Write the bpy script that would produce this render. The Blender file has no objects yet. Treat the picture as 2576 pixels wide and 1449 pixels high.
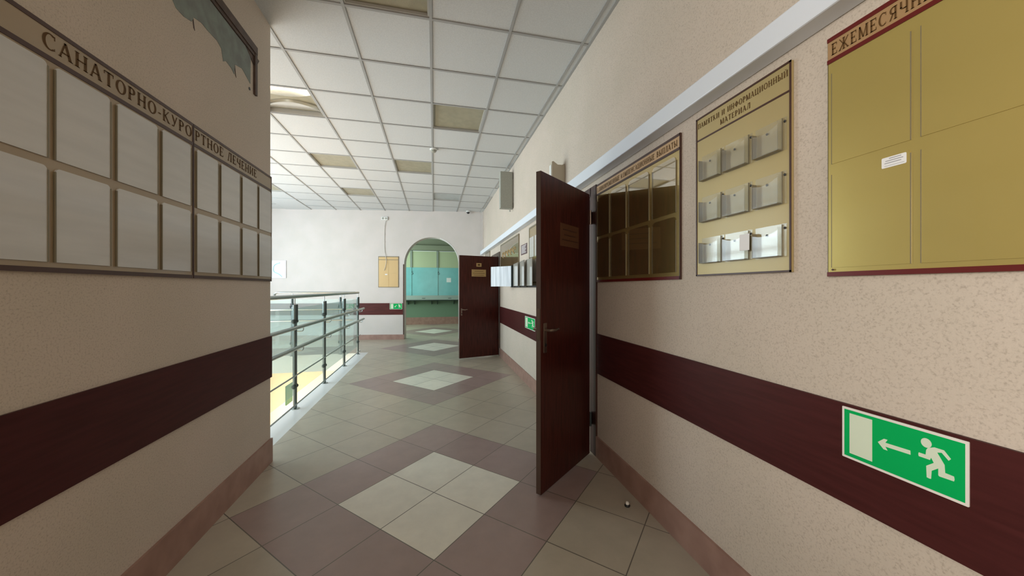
import bpy, bmesh, math, random
from mathutils import Vector, Matrix
from mathutils.geometry import tessellate_polygon
random.seed(7)
S = bpy.context.scene
COL = S.collection
PI = math.pi

# ------------------------------------------------------------------ camera, world, light, exposure
CAMH = 1.32
cd = bpy.data.cameras.new('camera'); cam = bpy.data.objects.new('camera', cd); COL.objects.link(cam)
cam.location = (0, 0, CAMH); cam.rotation_euler = (PI/2, 0, -0.2208)
cd.sensor_width = 36; cd.lens = 874.45/2576*36; cd.clip_start = 0.02; cd.clip_end = 200
S.camera = cam
S.view_settings.view_transform = 'Standard'; S.view_settings.look = 'None'
S.view_settings.exposure = 0.0; S.view_settings.gamma = 1.0; S.view_settings.use_curve_mapping = False

world = bpy.data.worlds.new('sky'); S.world = world; world.use_nodes = True
bg = world.node_tree.nodes['Background']
bg.inputs[0].default_value = (0.72, 0.87, 1.0, 1); bg.inputs[1].default_value = 1.0

def area(name, loc, rot, sx, sy, power, col, spread=180):
    l = bpy.data.lights.new(name, 'AREA'); l.shape = 'RECTANGLE'; l.size = sx; l.size_y = sy
    l.energy = power; l.color = col; l.spread = math.radians(spread)
    o = bpy.data.objects.new(name, l); COL.objects.link(o); o.location = loc; o.rotation_euler = rot
    return o
# daylight through the tall windows of the stair hall (far left) and the lobby behind the camera
area('daylight_stair_hall', (-5.25, 5.8, 1.85), (0, -PI/2, 0), 2.7, 5.2, 340, (0.76, 0.92, 1.0))
area('daylight_lower_hall', (-4.1, 6.3, -1.7), (0, -PI/2, 0), 2.2, 5.0, 260, (1.0, 0.92, 0.80))
area('daylight_lobby', (-3.6, -1.5, 2.0), (0, -PI/2, 0), 1.4, 2.4, 215, (1.0, 0.94, 0.86))
area('fill_corridor_end', (0.0, -4.1, 1.9), (-PI/2, 0, PI), 1.6, 1.4, 30, (1.0, 0.94, 0.86))  # added fill behind the camera to lift the left wall; no window here
area('fill_service_room', (-2.7, 11.2, 1.9), (0, -PI/2, 0), 1.6, 2.4, 110, (0.80, 0.99, 0.94))  # added fill for the room beyond the arch; its walls have no window
area('fill_side_room', (3.1, 3.2, 1.7), (0, PI/2, 0), 1.4, 1.2, 9, (0.90, 0.93, 1.0))  # added fill to brighten the slit at the door hinge; windowless room

# ------------------------------------------------------------------ materials
def mat(name, col, rough=0.6, metal=0.0, coat=0.0, spec=0.5, n_scale=0, n_amt=0.0, col2=None, bump=0.0, b_scale=None,
        grain=None, emit=None, coat_rough=0.05, wave=0.0):
    m = bpy.data.materials.new(name); m.use_nodes = True; nt = m.node_tree; N = nt.nodes; L = nt.links
    b = N['Principled BSDF']
    b.inputs['Base Color'].default_value = (*col, 1); b.inputs['Roughness'].default_value = rough
    b.inputs['Metallic'].default_value = metal; b.inputs['Coat Weight'].default_value = coat
    b.inputs['Coat Roughness'].default_value = coat_rough
    b.inputs['Specular IOR Level'].default_value = spec
    tc = N.new('ShaderNodeTexCoord')
    if n_scale:
        no = N.new('ShaderNodeTexNoise'); no.inputs['Scale'].default_value = n_scale; no.inputs['Detail'].default_value = 4
        src = tc.outputs['Object']
        if grain:
            mp = N.new('ShaderNodeMapping'); mp.inputs['Scale'].default_value = grain; L.new(src, mp.inputs[0]); src = mp.outputs[0]
        L.new(src, no.inputs['Vector'])
        r = N.new('ShaderNodeValToRGB'); c2 = col2 or tuple(c*(1-n_amt) for c in col)
        r.color_ramp.elements[0].position = 0.35; r.color_ramp.elements[1].position = 0.65
        r.color_ramp.elements[0].color = (*c2, 1); r.color_ramp.elements[1].color = (*col, 1)
        L.new(no.outputs[0], r.inputs[0]); L.new(r.outputs[0], b.inputs['Base Color'])
    if bump:
        nb = N.new('ShaderNodeTexNoise'); nb.inputs['Scale'].default_value = b_scale or 60; nb.inputs['Detail'].default_value = 3
        L.new(tc.outputs['Object'], nb.inputs['Vector'])
        bp = N.new('ShaderNodeBump'); bp.inputs['Strength'].default_value = bump; bp.inputs['Distance'].default_value = 0.01
        L.new(nb.outputs[0], bp.inputs['Height']); L.new(bp.outputs[0], b.inputs['Normal'])
        if coat: L.new(bp.outputs[0], b.inputs['Coat Normal'])
    if emit:
        b.inputs['Emission Color'].default_value = (*col, 1); b.inputs['Emission Strength'].default_value = emit
    return m

def wall_mat(name, col, fleck):
    """liquid wallpaper: fine fleck over a slightly blotchy ground"""
    m = mat(name, col, rough=0.85, spec=0.25, bump=0.15, b_scale=130)
    nt = m.node_tree; N = nt.nodes; L = nt.links; b = N['Principled BSDF']; tc = N['Texture Coordinate']
    n1 = N.new('ShaderNodeTexNoise'); n1.inputs['Scale'].default_value = 150; n1.inputs['Detail'].default_value = 3; n1.inputs['Roughness'].default_value = 0.6
    n2 = N.new('ShaderNodeTexNoise'); n2.inputs['Scale'].default_value = 2.2; n2.inputs['Detail'].default_value = 3
    L.new(tc.outputs['Object'], n1.inputs['Vector']); L.new(tc.outputs['Object'], n2.inputs['Vector'])
    r1 = N.new('ShaderNodeValToRGB'); e = r1.color_ramp.elements
    e[0].position = 0.28; e[1].position = 0.50; e[0].color = (*fleck, 1); e[1].color = (*col, 1)
    L.new(n1.outputs[0], r1.inputs[0])
    r2 = N.new('ShaderNodeValToRGB'); e = r2.color_ramp.elements
    e[0].position = 0.35; e[1].position = 0.65; e[0].color = (0.94, 0.93, 0.91, 1); e[1].color = (1, 0.975, 0.97, 1)
    L.new(n2.outputs[0], r2.inputs[0])
    mx = N.new('ShaderNodeMix'); mx.data_type = 'RGBA'; mx.blend_type = 'MULTIPLY'; mx.inputs[0].default_value = 1
    L.new(r1.outputs[0], mx.inputs[6]); L.new(r2.outputs[0], mx.inputs[7]); L.new(mx.outputs[2], b.inputs['Base Color'])
    return m

def glass_mat(name, tint, gloss=0.12, rough=0.02, haze=0.0, hcol=(0.8, 0.78, 0.72)):
    m = bpy.data.materials.new(name); m.use_nodes = True; nt = m.node_tree; N = nt.nodes; L = nt.links
    for n in list(N): N.remove(n)
    out = N.new('ShaderNodeOutputMaterial'); mx = N.new('ShaderNodeMixShader'); t = N.new('ShaderNodeBsdfTransparent'); g = N.new('ShaderNodeBsdfGlossy')
    t.inputs[0].default_value = (*tint, 1); g.inputs['Roughness'].default_value = rough
    f = N.new('ShaderNodeLayerWeight'); f.inputs[0].default_value = 0.5
    pw = N.new('ShaderNodeMath'); pw.operation = 'POWER'; pw.inputs[1].default_value = 5.0; L.new(f.outputs['Facing'], pw.inputs[0])
    a = N.new('ShaderNodeMath'); a.operation = 'MULTIPLY_ADD'; a.inputs[1].default_value = 0.7; a.inputs[2].default_value = gloss; a.use_clamp = True
    L.new(pw.outputs[0], a.inputs[0]); L.new(a.outputs[0], mx.inputs[0]); L.new(t.outputs[0], mx.inputs[1]); L.new(g.outputs[0], mx.inputs[2])
    res = mx.outputs[0]
    if haze:
        df = N.new('ShaderNodeBsdfDiffuse'); df.inputs[0].default_value = (*hcol, 1)
        m2 = N.new('ShaderNodeMixShader'); m2.inputs[0].default_value = haze; L.new(res, m2.inputs[1]); L.new(df.outputs[0], m2.inputs[2]); res = m2.outputs[0]
    L.new(res, out.inputs[0])
    return m

TS = 0.405            # floor tile side
TD = TS*math.sqrt(2)  # its diagonal
YC = 2.30             # centre of the nearest light diamond
def floor_mat():
    m = bpy.data.materials.new('floor_tiles'); m.use_nodes = True; nt = m.node_tree; N = nt.nodes; L = nt.links
    b = N['Principled BSDF']
    def M(op, a, c=None, clamp=False):
        n = N.new('ShaderNodeMath'); n.operation = op; n.use_clamp = clamp
        for i, v in enumerate((a, c)):
            if v is None: continue
            if isinstance(v, (int, float)): n.inputs[i].default_value = v
            else: L.new(v, n.inputs[i])
        return n.outputs[0]
    g = N.new('ShaderNodeNewGeometry'); sp = N.new('ShaderNodeSeparateXYZ'); L.new(g.outputs['Position'], sp.inputs[0])
    x, y = sp.outputs[0], M('SUBTRACT', sp.outputs[1], YC)
    k = 1/(math.sqrt(2)*TS)
    p = M('MULTIPLY', M('ADD', x, y), k); q = M('MULTIPLY', M('SUBTRACT', x, y), k)
    def edge(v):   # distance to the nearest tile line, in tiles
        f = M('FRACT', v); return M('MINIMUM', f, M('SUBTRACT', 1.0, f))
    grout = M('LESS_THAN', M('MINIMUM', edge(p), edge(q)), 0.0065)
    P = 5*TD
    ym = M('SUBTRACT', M('MULTIPLY', M('FRACT', M('ADD', M('DIVIDE', y, P), 0.5)), P), P/2)
    d = M('ADD', M('ABSOLUTE', x), M('ABSOLUTE', ym))
    white = M('LESS_THAN', d, TD); ring = M('LESS_THAN', d, 2*TD)
    cid = N.new('ShaderNodeCombineXYZ'); L.new(M('FLOOR', p), cid.inputs[0]); L.new(M('FLOOR', q), cid.inputs[1])
    wn = N.new('ShaderNodeTexWhiteNoise'); L.new(cid.outputs[0], wn.inputs['Vector'])
    n1 = N.new('ShaderNodeTexNoise'); n1.inputs['Scale'].default_value = 7; n1.inputs['Detail'].default_value = 8; n1.inputs['Roughness'].default_value = 0.65
    L.new(g.outputs['Position'], n1.inputs['Vector'])
    def mix(f, a, c, bl='MIX'):
        n = N.new('ShaderNodeMix'); n.data_type = 'RGBA'; n.blend_type = bl
        if isinstance(f, float): n.inputs[0].default_value = f
        else: L.new(f, n.inputs[0])
        for i, v in ((6, a), (7, c)):
            if isinstance(v, tuple): n.inputs[i].default_value = (*v, 1)
            else: L.new(v, n.inputs[i])
        return n.outputs[2]
    c = mix(ring, (0.425, 0.37, 0.29), (0.325, 0.235, 0.215))
    c = mix(white, c, (0.75, 0.715, 0.615))
    v = M('ADD', M('MULTIPLY', wn.outputs[0], 0.10), M('ADD', M('MULTIPLY', n1.outputs[0], 0.34), 0.78))
    cv = N.new('ShaderNodeCombineColor'); [L.new(v, cv.inputs[i]) for i in range(3)]
    c = mix(1.0, c, cv.outputs[0], 'MULTIPLY')
    # light stone edging along the stair opening
    strip = M('MULTIPLY', M('LESS_THAN', x, -1.315), M('GREATER_THAN', sp.outputs[1], 2.9))
    strip = M('MULTIPLY', strip, M('LESS_THAN', sp.outputs[1], 7.6))
    c = mix(strip, c, (0.68, 0.69, 0.68))
    gl = M('MULTIPLY', grout, M('SUBTRACT', 1.0, strip))
    c = mix(gl, c, (0.13, 0.11, 0.09))
    L.new(c, b.inputs['Base Color'])
    b.inputs['Roughness'].default_value = 0.33; b.inputs['Specular IOR Level'].default_value = 0.55
    bp = N.new('ShaderNodeBump'); bp.inputs['Strength'].default_value = 0.35; bp.inputs['Distance'].default_value = 0.002
    L.new(M('SUBTRACT', 1.0, gl), bp.inputs['Height']); L.new(bp.outputs[0], b.inputs['Normal'])
    return m

M_ = {}
M_['floor'] = floor_mat()
M_['wall'] = wall_mat('wall_coating', (0.60, 0.525, 0.445), (0.45, 0.385, 0.32))
M_['wall_white'] = wall_mat('wall_paint', (0.66, 0.62, 0.59), (0.57, 0.52, 0.49))
M_['cream'] = mat('cream_paint', (0.86, 0.69, 0.48), 0.8)
M_['greendull'] = mat('dull_green_board', (0.06, 0.17, 0.09), 0.6)
M_['slab'] = mat('slab_paint', (0.42, 0.47, 0.45), 0.8)
M_['ceil'] = mat('ceiling_board', (0.62, 0.63, 0.63), 0.9, spec=0.2, n_scale=120, n_amt=0.10, bump=0.1, b_scale=160)
M_['ceil_plain'] = mat('ceiling_paint', (0.50, 0.52, 0.47), 0.9, spec=0.2)
M_['grid'] = mat('ceiling_grid_metal', (0.36, 0.36, 0.355), 0.5)
M_['lampbox'] = mat('lamp_housing_metal', (0.42, 0.41, 0.38), 0.45)
M_['diffuser'] = mat('lamp_diffuser_plastic', (0.38, 0.35, 0.25), 0.35, n_scale=14, n_amt=0.14, bump=0.3, b_scale=220)
M_['diffuser_blue'] = mat('lamp_diffuser_bluish', (0.42, 0.46, 0.46), 0.35, n_scale=14, n_amt=0.10)
M_['reflector'] = mat('lamp_reflector_metal', (0.80, 0.75, 0.66), 0.22, metal=0.75)
M_['band'] = mat('mahogany_laminate', (0.068, 0.017, 0.016), 0.42, n_scale=5, n_amt=0.22, grain=(14, 1, 14), spec=0.12)
M_['bandx'] = mat('mahogany_laminate_far', (0.10, 0.018, 0.016), 0.36, n_scale=5, n_amt=0.4, grain=(1, 14, 14), spec=0.22)
M_['base'] = mat('skirting_tile', (0.36, 0.215, 0.170), 0.45, n_scale=9, n_amt=0.25, col2=(0.29, 0.165, 0.13))
M_['duct'] = mat('duct_plastic', (0.72, 0.76, 0.82), 0.4)
M_['door'] = mat('dark_wood_veneer', (0.075, 0.016, 0.011), 0.38, n_scale=6, n_amt=0.5, grain=(9, 9, 0.7), spec=0.28, bump=0.05, b_scale=40)
M_['door_edge'] = mat('door_edge_veneer', (0.085, 0.05, 0.035), 0.45)
M_['frame'] = mat('door_frame_veneer', (0.060, 0.022, 0.015), 0.4, n_scale=6, n_amt=0.4, grain=(9, 9, 0.7))
M_['steel'] = mat('brushed_steel', (0.40, 0.44, 0.43), 0.25, metal=1.0)
M_['steel_post'] = mat('backlit_steel_post', (0.17, 0.21, 0.21), 0.32, metal=0.9)  # darker copy of the steel: backlit shade put into the colour
M_['steel_dark'] = mat('dark_steel', (0.045, 0.06, 0.06), 0.45, metal=0.3)
M_['chrome'] = mat('worn_chrome', (0.30, 0.235, 0.19), 0.3, metal=0.9)
M_['glass'] = glass_mat('railing_glass', (0.93, 0.98, 0.975), 0.05, 0.02, 0.13, (0.74, 0.90, 0.90))  # pale cyan haze in the glass stands in for window glow
M_['acrylic'] = glass_mat('clear_acrylic', (0.97, 0.97, 0.95), 0.045, 0.08, 0.04)
M_['acrylic_gloss'] = glass_mat('glossy_acrylic', (0.96, 0.95, 0.92), 0.22, 0.02)
M_['tan'] = mat('tan_board', (0.36, 0.27, 0.17), 0.38, coat=0.3, n_scale=3, n_amt=0.08)
M_['brownline'] = mat('dark_brown_edging', (0.060, 0.022, 0.012), 0.4)
M_['redline'] = mat('oxblood_edging', (0.115, 0.010, 0.008), 0.35)
M_['letter'] = mat('brown_lettering', (0.10, 0.05, 0.016), 0.6, spec=0.15)
M_['paper'] = mat('paper_under_acrylic', (0.56, 0.54, 0.51), 0.35, coat=0.9, coat_rough=0.16, n_scale=9, n_amt=0.08, grain=(1, 0.35, 3), bump=0.05, b_scale=14)
M_['pocket_side'] = mat('pocket_edge_plastic', (0.19, 0.16, 0.10), 0.35)
M_['gold'] = mat('gold_film', (0.60, 0.47, 0.15), 0.30, metal=0.55, coat=0.6, coat_rough=0.04, n_scale=2.0, n_amt=0.07)
M_['goldtan'] = mat('gold_tan_film', (0.47, 0.365, 0.165), 0.42, metal=0.30, coat=0.12, coat_rough=0.1, n_scale=2.0, n_amt=0.05)
M_['goldm'] = mat('gold_film_mirror', (0.42, 0.31, 0.11), 0.22, metal=0.70, coat=1.0, coat_rough=0.02)
M_['goldhdr'] = mat('gold_header_film', (0.50, 0.31, 0.15), 0.34, metal=0.35, coat=0.5)
M_['brownboard'] = mat('bronze_board', (0.25, 0.18, 0.09), 0.22, metal=0.4, coat=1.0, coat_rough=0.03, n_scale=6, n_amt=0.25)
M_['green'] = mat('sign_green', (0.0, 0.40, 0.095), 0.5, spec=0.15)
M_['signwhite'] = mat('sign_luminous_white', (0.66, 0.74, 0.58), 0.5)
M_['signrim'] = mat('sign_rim_white', (0.78, 0.74, 0.68), 0.5)
M_['white'] = mat('white_plastic', (0.75, 0.75, 0.72), 0.4)
M_['cable'] = mat('cable_sheath', (0.55, 0.52, 0.47), 0.5)
M_['sheet'] = mat('white_paper', (0.80, 0.80, 0.80), 0.6)
M_['sheetprint'] = mat('printed_grey', (0.30, 0.30, 0.32), 0.6)
M_['glosspaper'] = mat('glossy_white_sleeve', (0.62, 0.64, 0.68), 0.45, coat=0.45, coat_rough=0.12, n_scale=4, n_amt=0.45, grain=(9, 9, 0.3), bump=0.5, b_scale=7)
M_['sleeve'] = mat('grey_sleeve_plastic', (0.47, 0.455, 0.40), 0.30, coat=0.6, coat_rough=0.08, n_scale=4, n_amt=0.2, grain=(5, 5, 0.5))
M_['black'] = mat('black_plastic', (0.015, 0.015, 0.015), 0.4)
M_['speaker'] = mat('grey_enclosure', (0.36, 0.36, 0.31), 0.6, n_scale=60, n_amt=0.1)
M_['creambox'] = mat('cream_enclosure', (0.50, 0.44, 0.34), 0.6)
M_['brass'] = mat('brass_plate', (0.52, 0.36, 0.17), 0.38, metal=0.35)
M_['brassdark'] = mat('bronze_plate', (0.13, 0.055, 0.025), 0.45, metal=0.2)
M_['plum'] = mat('plum_plate', (0.12, 0.07, 0.08), 0.4)
M_['teal'] = mat('frosted_teal_glass', (0.21, 0.52, 0.53), 0.22, n_scale=3, n_amt=0.12)
M_['palegreen'] = mat('pale_green_panel', (0.46, 0.52, 0.33), 0.6)
M_['greenwall'] = mat('green_paint', (0.15, 0.24, 0.155), 0.7)
M_['olive'] = mat('olive_beam_paint', (0.25, 0.27, 0.19), 0.7)
M_['mullion'] = mat('grey_frame_paint', (0.27, 0.31, 0.26), 0.5)
M_['counter'] = mat('counter_stone', (0.33, 0.40, 0.36), 0.35)
M_['dark'] = mat('dark_green_metal', (0.03, 0.05, 0.045), 0.5)
M_['torn'] = mat('torn_teal_paper', (0.235, 0.275, 0.245), 0.8, n_scale=16, n_amt=0.28, col2=(0.20, 0.21, 0.20))
M_['tornbrown'] = mat('old_brown_moulding', (0.095, 0.055, 0.038), 0.6, n_scale=20, n_amt=0.4)
M_['poster'] = mat('pale_blue_print', (0.62, 0.80, 0.88), 0.35, coat=0.3, n_scale=3, col2=(0.85, 0.93, 0.95))
M_['poster_swirl'] = mat('pale_swirl_print', (0.45, 0.68, 0.76), 0.4)
M_['window_frame'] = mat('window_plastic', (0.8, 0.8, 0.8), 0.4)

# ------------------------------------------------------------------ mesh helpers
class MB:
    def __init__(s): s.v = []; s.f = []; s.p = []
    def add(s, vs, fs):
        o, g = len(s.v), len(s.f); s.v += [tuple(v) for v in vs]; s.f += [tuple(i+o for i in f) for f in fs]; s.p.append((o, len(s.v), g, len(s.f))); return s
    def box(s, x0, x1, y0, y1, z0, z1):
        x0, x1 = sorted((x0, x1)); y0, y1 = sorted((y0, y1)); z0, z1 = sorted((z0, z1))
        return s.add([(x0,y0,z0),(x1,y0,z0),(x1,y1,z0),(x0,y1,z0),(x0,y0,z1),(x1,y0,z1),(x1,y1,z1),(x0,y1,z1)],
                     [(0,3,2,1),(4,5,6,7),(0,1,5,4),(1,2,6,5),(2,3,7,6),(3,0,4,7)])
    def prism(s, pts, off, basis):
        """pts: outline (u,v); basis: f(u,v,w)->xyz; extruded from w=off[0] to off[1]"""
        n = len(pts); a = [basis(u, v, off[0]) for u, v in pts]; b = [basis(u, v, off[1]) for u, v in pts]
        tri = tessellate_polygon([[Vector((u, v, 0)) for u, v in pts]])
        fs = [tuple(t) for t in tri] + [tuple(i+n for i in reversed(t)) for t in tri]
        fs += [(i, (i+1) % n, (i+1) % n+n, i+n) for i in range(n)]
        return s.add(a+b, fs)
    def tube(s, path, r, n=10, cap=True):
        path = [Vector(p) for p in path]; k = len(path); up = None; vs = []; fs = []
        for i, p in enumerate(path):
            t = (path[min(i+1, k-1)]-path[max(i-1, 0)]).normalized()
            if up is None:
                up = Vector((0, 0, 1)) if abs(t.z) < 0.9 else Vector((1, 0, 0))
            a = (up - t*up.dot(t)).normalized(); c = t.cross(a); up = a
            rr = r[i] if isinstance(r, (list, tuple)) else r
            vs += [p+(a*math.cos(2*PI*j/n)+c*math.sin(2*PI*j/n))*rr for j in range(n)]
        for i in range(k-1):
            for j in range(n):
                fs.append((i*n+j, i*n+(j+1) % n, (i+1)*n+(j+1) % n, (i+1)*n+j))
        if cap: fs += [tuple(reversed(range(n))), tuple(range((k-1)*n, k*n))]
        return s.add(vs, fs)
    def lathe(s, prof, c, axis=(0, 0, 1), n=20):
        ax = Vector(axis).normalized(); a = Vector((1, 0, 0)) if abs(ax.x) < 0.9 else Vector((0, 1, 0))
        a = (a-ax*a.dot(ax)).normalized(); b = ax.cross(a); c = Vector(c); vs = []; fs = []
        for r, h in prof: vs += [c+ax*h+(a*math.cos(2*PI*j/n)+b*math.sin(2*PI*j/n))*max(r, 1e-4) for j in range(n)]
        for i in range(len(prof)-1):
            for j in range(n): fs.append((i*n+j, i*n+(j+1) % n, (i+1)*n+(j+1) % n, (i+1)*n+j))
        fs += [tuple(reversed(range(n))), tuple(range((len(prof)-1)*n, len(prof)*n))]
        return s.add(vs, fs)
    def each(s, name, m, parent=None, **kw):
        """one object per box / prism / tube that was added"""
        out = []
        for (v0, v1, f0, f1) in s.p:
            q = MB(); q.v = s.v[v0:v1]; q.f = [tuple(i-v0 for i in f) for f in s.f[f0:f1]]; out.append(q.build(name, m, parent, **kw))
        return out
    def build(s, name, m, parent=None, smooth=False, bevel=0, label=None):
        me = bpy.data.meshes.new(name); me.from_pydata(s.v, [], s.f); me.validate()
        bm = bmesh.new(); bm.from_mesh(me); bmesh.ops.recalc_face_normals(bm, faces=bm.faces); bm.to_mesh(me); bm.free()
        me.materials.append(M_[m]); o = bpy.data.objects.new(name, me); COL.objects.link(o)
        if smooth:
            for p in me.polygons: p.use_smooth = True
            md = o.modifiers.new('edges', 'EDGE_SPLIT'); md.split_angle = math.radians(40)
        if bevel:
            md = o.modifiers.new('bevel', 'BEVEL'); md.width = bevel; md.segments = 2; md.limit_method = 'ANGLE'
        if parent: o.parent = parent
        if label: o['label'] = label
        return o
def tag(o, label, cat, group=None):
    o['label'] = label; o['category'] = cat
    if group: o['group'] = group
    return o
def struct(o, label=None):
    o['kind'] = 'structure'
    if label: o['label'] = label
    return o
def thing(name, loc, rz, label, cat, group=None):
    o = bpy.data.objects.new(name, None); COL.objects.link(o); o.location = loc; o.rotation_euler = (0, 0, rz)
    o.empty_display_size = 0.1
    return tag(o, label, cat, group)

# -------- stroke-built serif capitals: each glyph is (width, [polygons]) on a cap height of 1
T, H_ = 0.17, 0.075
def gl_v(x, a=0, b=1, serif=True):
    out = [[(x-T/2, a), (x+T/2, a), (x+T/2, b), (x-T/2, b)]]
    if serif:
        for yy in (a, b-0.05): out.append([(x-T/2-0.07, yy), (x+T/2+0.07, yy), (x+T/2+0.07, yy+0.05), (x-T/2-0.07, yy+0.05)])
    return out
def gl_h(x0, x1, y, t=H_): return [[(x0, y-t/2), (x1, y-t/2), (x1, y+t/2), (x0, y+t/2)]]
def gl_d(x0, y0, x1, y1, t):  # slanted stroke with flat ends
    return [[(x0-t/2, y0), (x0+t/2, y0), (x1+t/2, y1), (x1-t/2, y1)]]
def gl_arc(cx, cy, rx, ry, a0, a1, t=T, th=H_, n=14):
    o, i = [], []
    for k in range(n+1):
        a = math.radians(a0+(a1-a0)*k/n); c, s_ = math.cos(a), math.sin(a)
        o.append((cx+rx*c, cy+ry*s_)); i.append((cx+(rx-t)*c, cy+(ry-th)*s_))
    return [[o[k], o[k+1], i[k+1], i[k]] for k in range(n)]
V_, Hh, D_, A_ = gl_v, gl_h, gl_d, gl_arc
GL = {
 'А': (0.80, D_(0.07, 0, 0.38, 1, 0.09)+D_(0.70, 0, 0.38, 1, T)+Hh(0.18, 0.6, 0.33)+Hh(-0.02, 0.18, 0.025, .05)+Hh(0.56, 0.84, 0.025, .05)),
 'Б': (0.66, V_(0.15)+Hh(0.1, 0.58, 0.96)+Hh(0.56, 0.62, 0.88, .2)+A_(0.30, 0.28, 0.34, 0.28, -90, 90)+Hh(0.1, 0.32, 0.04)+Hh(0.1, 0.32, 0.53)),
 'В': (0.70, V_(0.15)+A_(0.32, 0.75, 0.27, 0.25, -90, 90)+A_(0.32, 0.27, 0.34, 0.27, -90, 90)+Hh(0.1, 0.34, 0.96)+Hh(0.1, 0.34, 0.52)+Hh(0.1, 0.34, 0.04)),
 'Д': (0.86, D_(0.2, 0.1, 0.42, 1, 0.08)+V_(0.64, 0.05, 1, False)+Hh(0.30, 0.8, 0.97)+Hh(0.0, 0.86, 0.09)+Hh(0.0, 0.07, 0.0, .25)+Hh(0.79, 0.86, 0.0, .25)),
 'Е': (0.66, V_(0.15)+Hh(0.1, 0.60, 0.96)+Hh(0.1, 0.62, 0.04)+Hh(0.1, 0.46, 0.5)+Hh(0.55, 0.61, 0.87, .22)+Hh(0.57, 0.63, 0.13, .22)+Hh(0.42, 0.47, 0.5, .22)),
 'Ж': (1.14, V_(0.57)+D_(0.10, 1, 0.50, 0.5, 0.11)+D_(0.10, 0, 0.50, 0.5, 0.14)+D_(1.04, 1, 0.64, 0.5, 0.11)+D_(1.04, 0, 0.64, 0.5, 0.14)+Hh(0, 0.24, 0.025, .05)+Hh(0.92, 1.14, 0.025, .05)),
 'И': (0.86, V_(0.15)+V_(0.71)+D_(0.18, 0.08, 0.68, 0.92, 0.08)),
 'Й': (0.86, V_(0.15)+V_(0.71)+D_(0.18, 0.08, 0.68, 0.92, 0.08)+A_(0.43, 1.24, 0.17, 0.15, 180, 360, .06, .06)),
 'К': (0.80, V_(0.15)+D_(0.26, 0.5, 0.66, 1, 0.09)+D_(0.28, 0.55, 0.70, 0, 0.17)+Hh(0.56, 0.84, 0.025, .05)),
 'Л': (0.80, D_(0.12, 0, 0.34, 1, 0.09)+V_(0.64)+Hh(0.28, 0.7, 0.97)+Hh(0, 0.24, 0.03, .06)),
 'М': (1.0, V_(0.14, serif=False)+V_(0.86)+D_(0.16, 1, 0.5, 0.05, 0.15)+D_(0.84, 1, 0.5, 0.05, 0.08)+Hh(0, 0.28, 0.025, .05)),
 'Н': (0.84, V_(0.15)+V_(0.69)+Hh(0.15, 0.69, 0.5)),
 'О': (0.86, A_(0.43, 0.5, 0.42, 0.52, 0, 360, n=22)),
 'П': (0.84, V_(0.15)+V_(0.69)+Hh(0.12, 0.72, 0.96)),
 'Р': (0.66, V_(0.15)+A_(0.32, 0.73, 0.31, 0.27, -90, 90)+Hh(0.1, 0.34, 0.96)+Hh(0.1, 0.34, 0.5)),
 'С': (0.76, A_(0.43, 0.5, 0.42, 0.52, 52, 308, n=18)+Hh(0.66, 0.71, 0.84, .26)+Hh(0.66, 0.70, 0.14, .16)),
 'Т': (0.76, V_(0.38)+Hh(0.02, 0.74, 0.96)+Hh(0.02, 0.07, 0.87, .24)+Hh(0.69, 0.74, 0.87, .24)),
 'У': (0.76, D_(0.12, 1, 0.42, 0.36, 0.16)+D_(0.68, 1, 0.32, 0.08, 0.08)+Hh(0.1, 0.34, 0.05, .1)),
 'Ф': (0.96, V_(0.48)+A_(0.48, 0.52, 0.44, 0.32, 0, 360, n=22)),
 'Ц': (0.88, V_(0.15)+V_(0.69)+Hh(0.12, 0.86, 0.04)+Hh(0.80, 0.86, -0.08, .28)),
 'Ч': (0.80, V_(0.65)+V_(0.15, 0.5, 1, False)+A_(0.42, 0.58, 0.355, 0.2, 180, 300)+Hh(0.42, 0.65, 0.42)),
 'Ы': (1.02, V_(0.15)+A_(0.32, 0.27, 0.31, 0.27, -90, 90)+Hh(0.1, 0.34, 0.04)+Hh(0.1, 0.34, 0.5)+V_(0.86)),
 'Я': (0.78, V_(0.62)+A_(0.42, 0.72, 0.32, 0.28, 90, 270)+Hh(0.40, 0.66, 0.96)+Hh(0.38, 0.66, 0.48)+D_(0.14, 0, 0.42, 0.5, 0.14)),
 '-': (0.36, Hh(0.04, 0.32, 0.4, .1)), ' ': (0.45, []),
 '5': (0.60, Hh(0.14, 0.56, 0.95, .1)+D_(0.14, 0.5, 0.18, 1, 0.10)+A_(0.26, 0.33, 0.32, 0.33, -150, 110, .13, .1)),
 '6': (0.60, A_(0.30, 0.31, 0.29, 0.31, 0, 360, .12, .1)+A_(0.44, 0.42, 0.43, 0.58, 100, 185, .13, .1)),
}
def lettering(name, text, basis, u0, u1, v, cap, parent, m='letter', w=(0.0, 0.0012)):
    """text stretched between u0 and u1 with cap height cap, base line v; basis(u,v,w)->xyz"""
    gap = 0.16; tot = sum(GL[c][0]+gap for c in text)-gap
    sx = (u1-u0)/tot; mb = MB(); x = 0; o = None
    for c in text:
        if c == ' ':                                   # every word is a part of its own
            mb.build(name, m, parent); mb = MB()
        for poly in GL[c][1]:
            pts = [(u0+(x+px)*sx, v+py*cap) for px, py in poly]
            n = len(pts); a = [basis(p[0], p[1], w[1]) for p in pts]
            mb.add(a, [tuple(range(n))])
        x += GL[c][0]+gap
    o = mb.build(name, m, parent)
    return o

# ------------------------------------------------------------------ main dimensions
XL, XR, HC = -1.213, 1.249, 3.31       # corridor walls, ceiling height
YCOR = 2.978                            # end of the left wall
W1 = Vector((1.249, 9.04, 0)); WRZ = math.atan2(-0.1468, 0.9892)   # far wall: local x to the right, local y into the wall
def far_local(x, y, z): return (x, y, z)
VOID_Y0, VOID_Y1, VOID_X = 3.06, 7.60, -1.54
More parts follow.
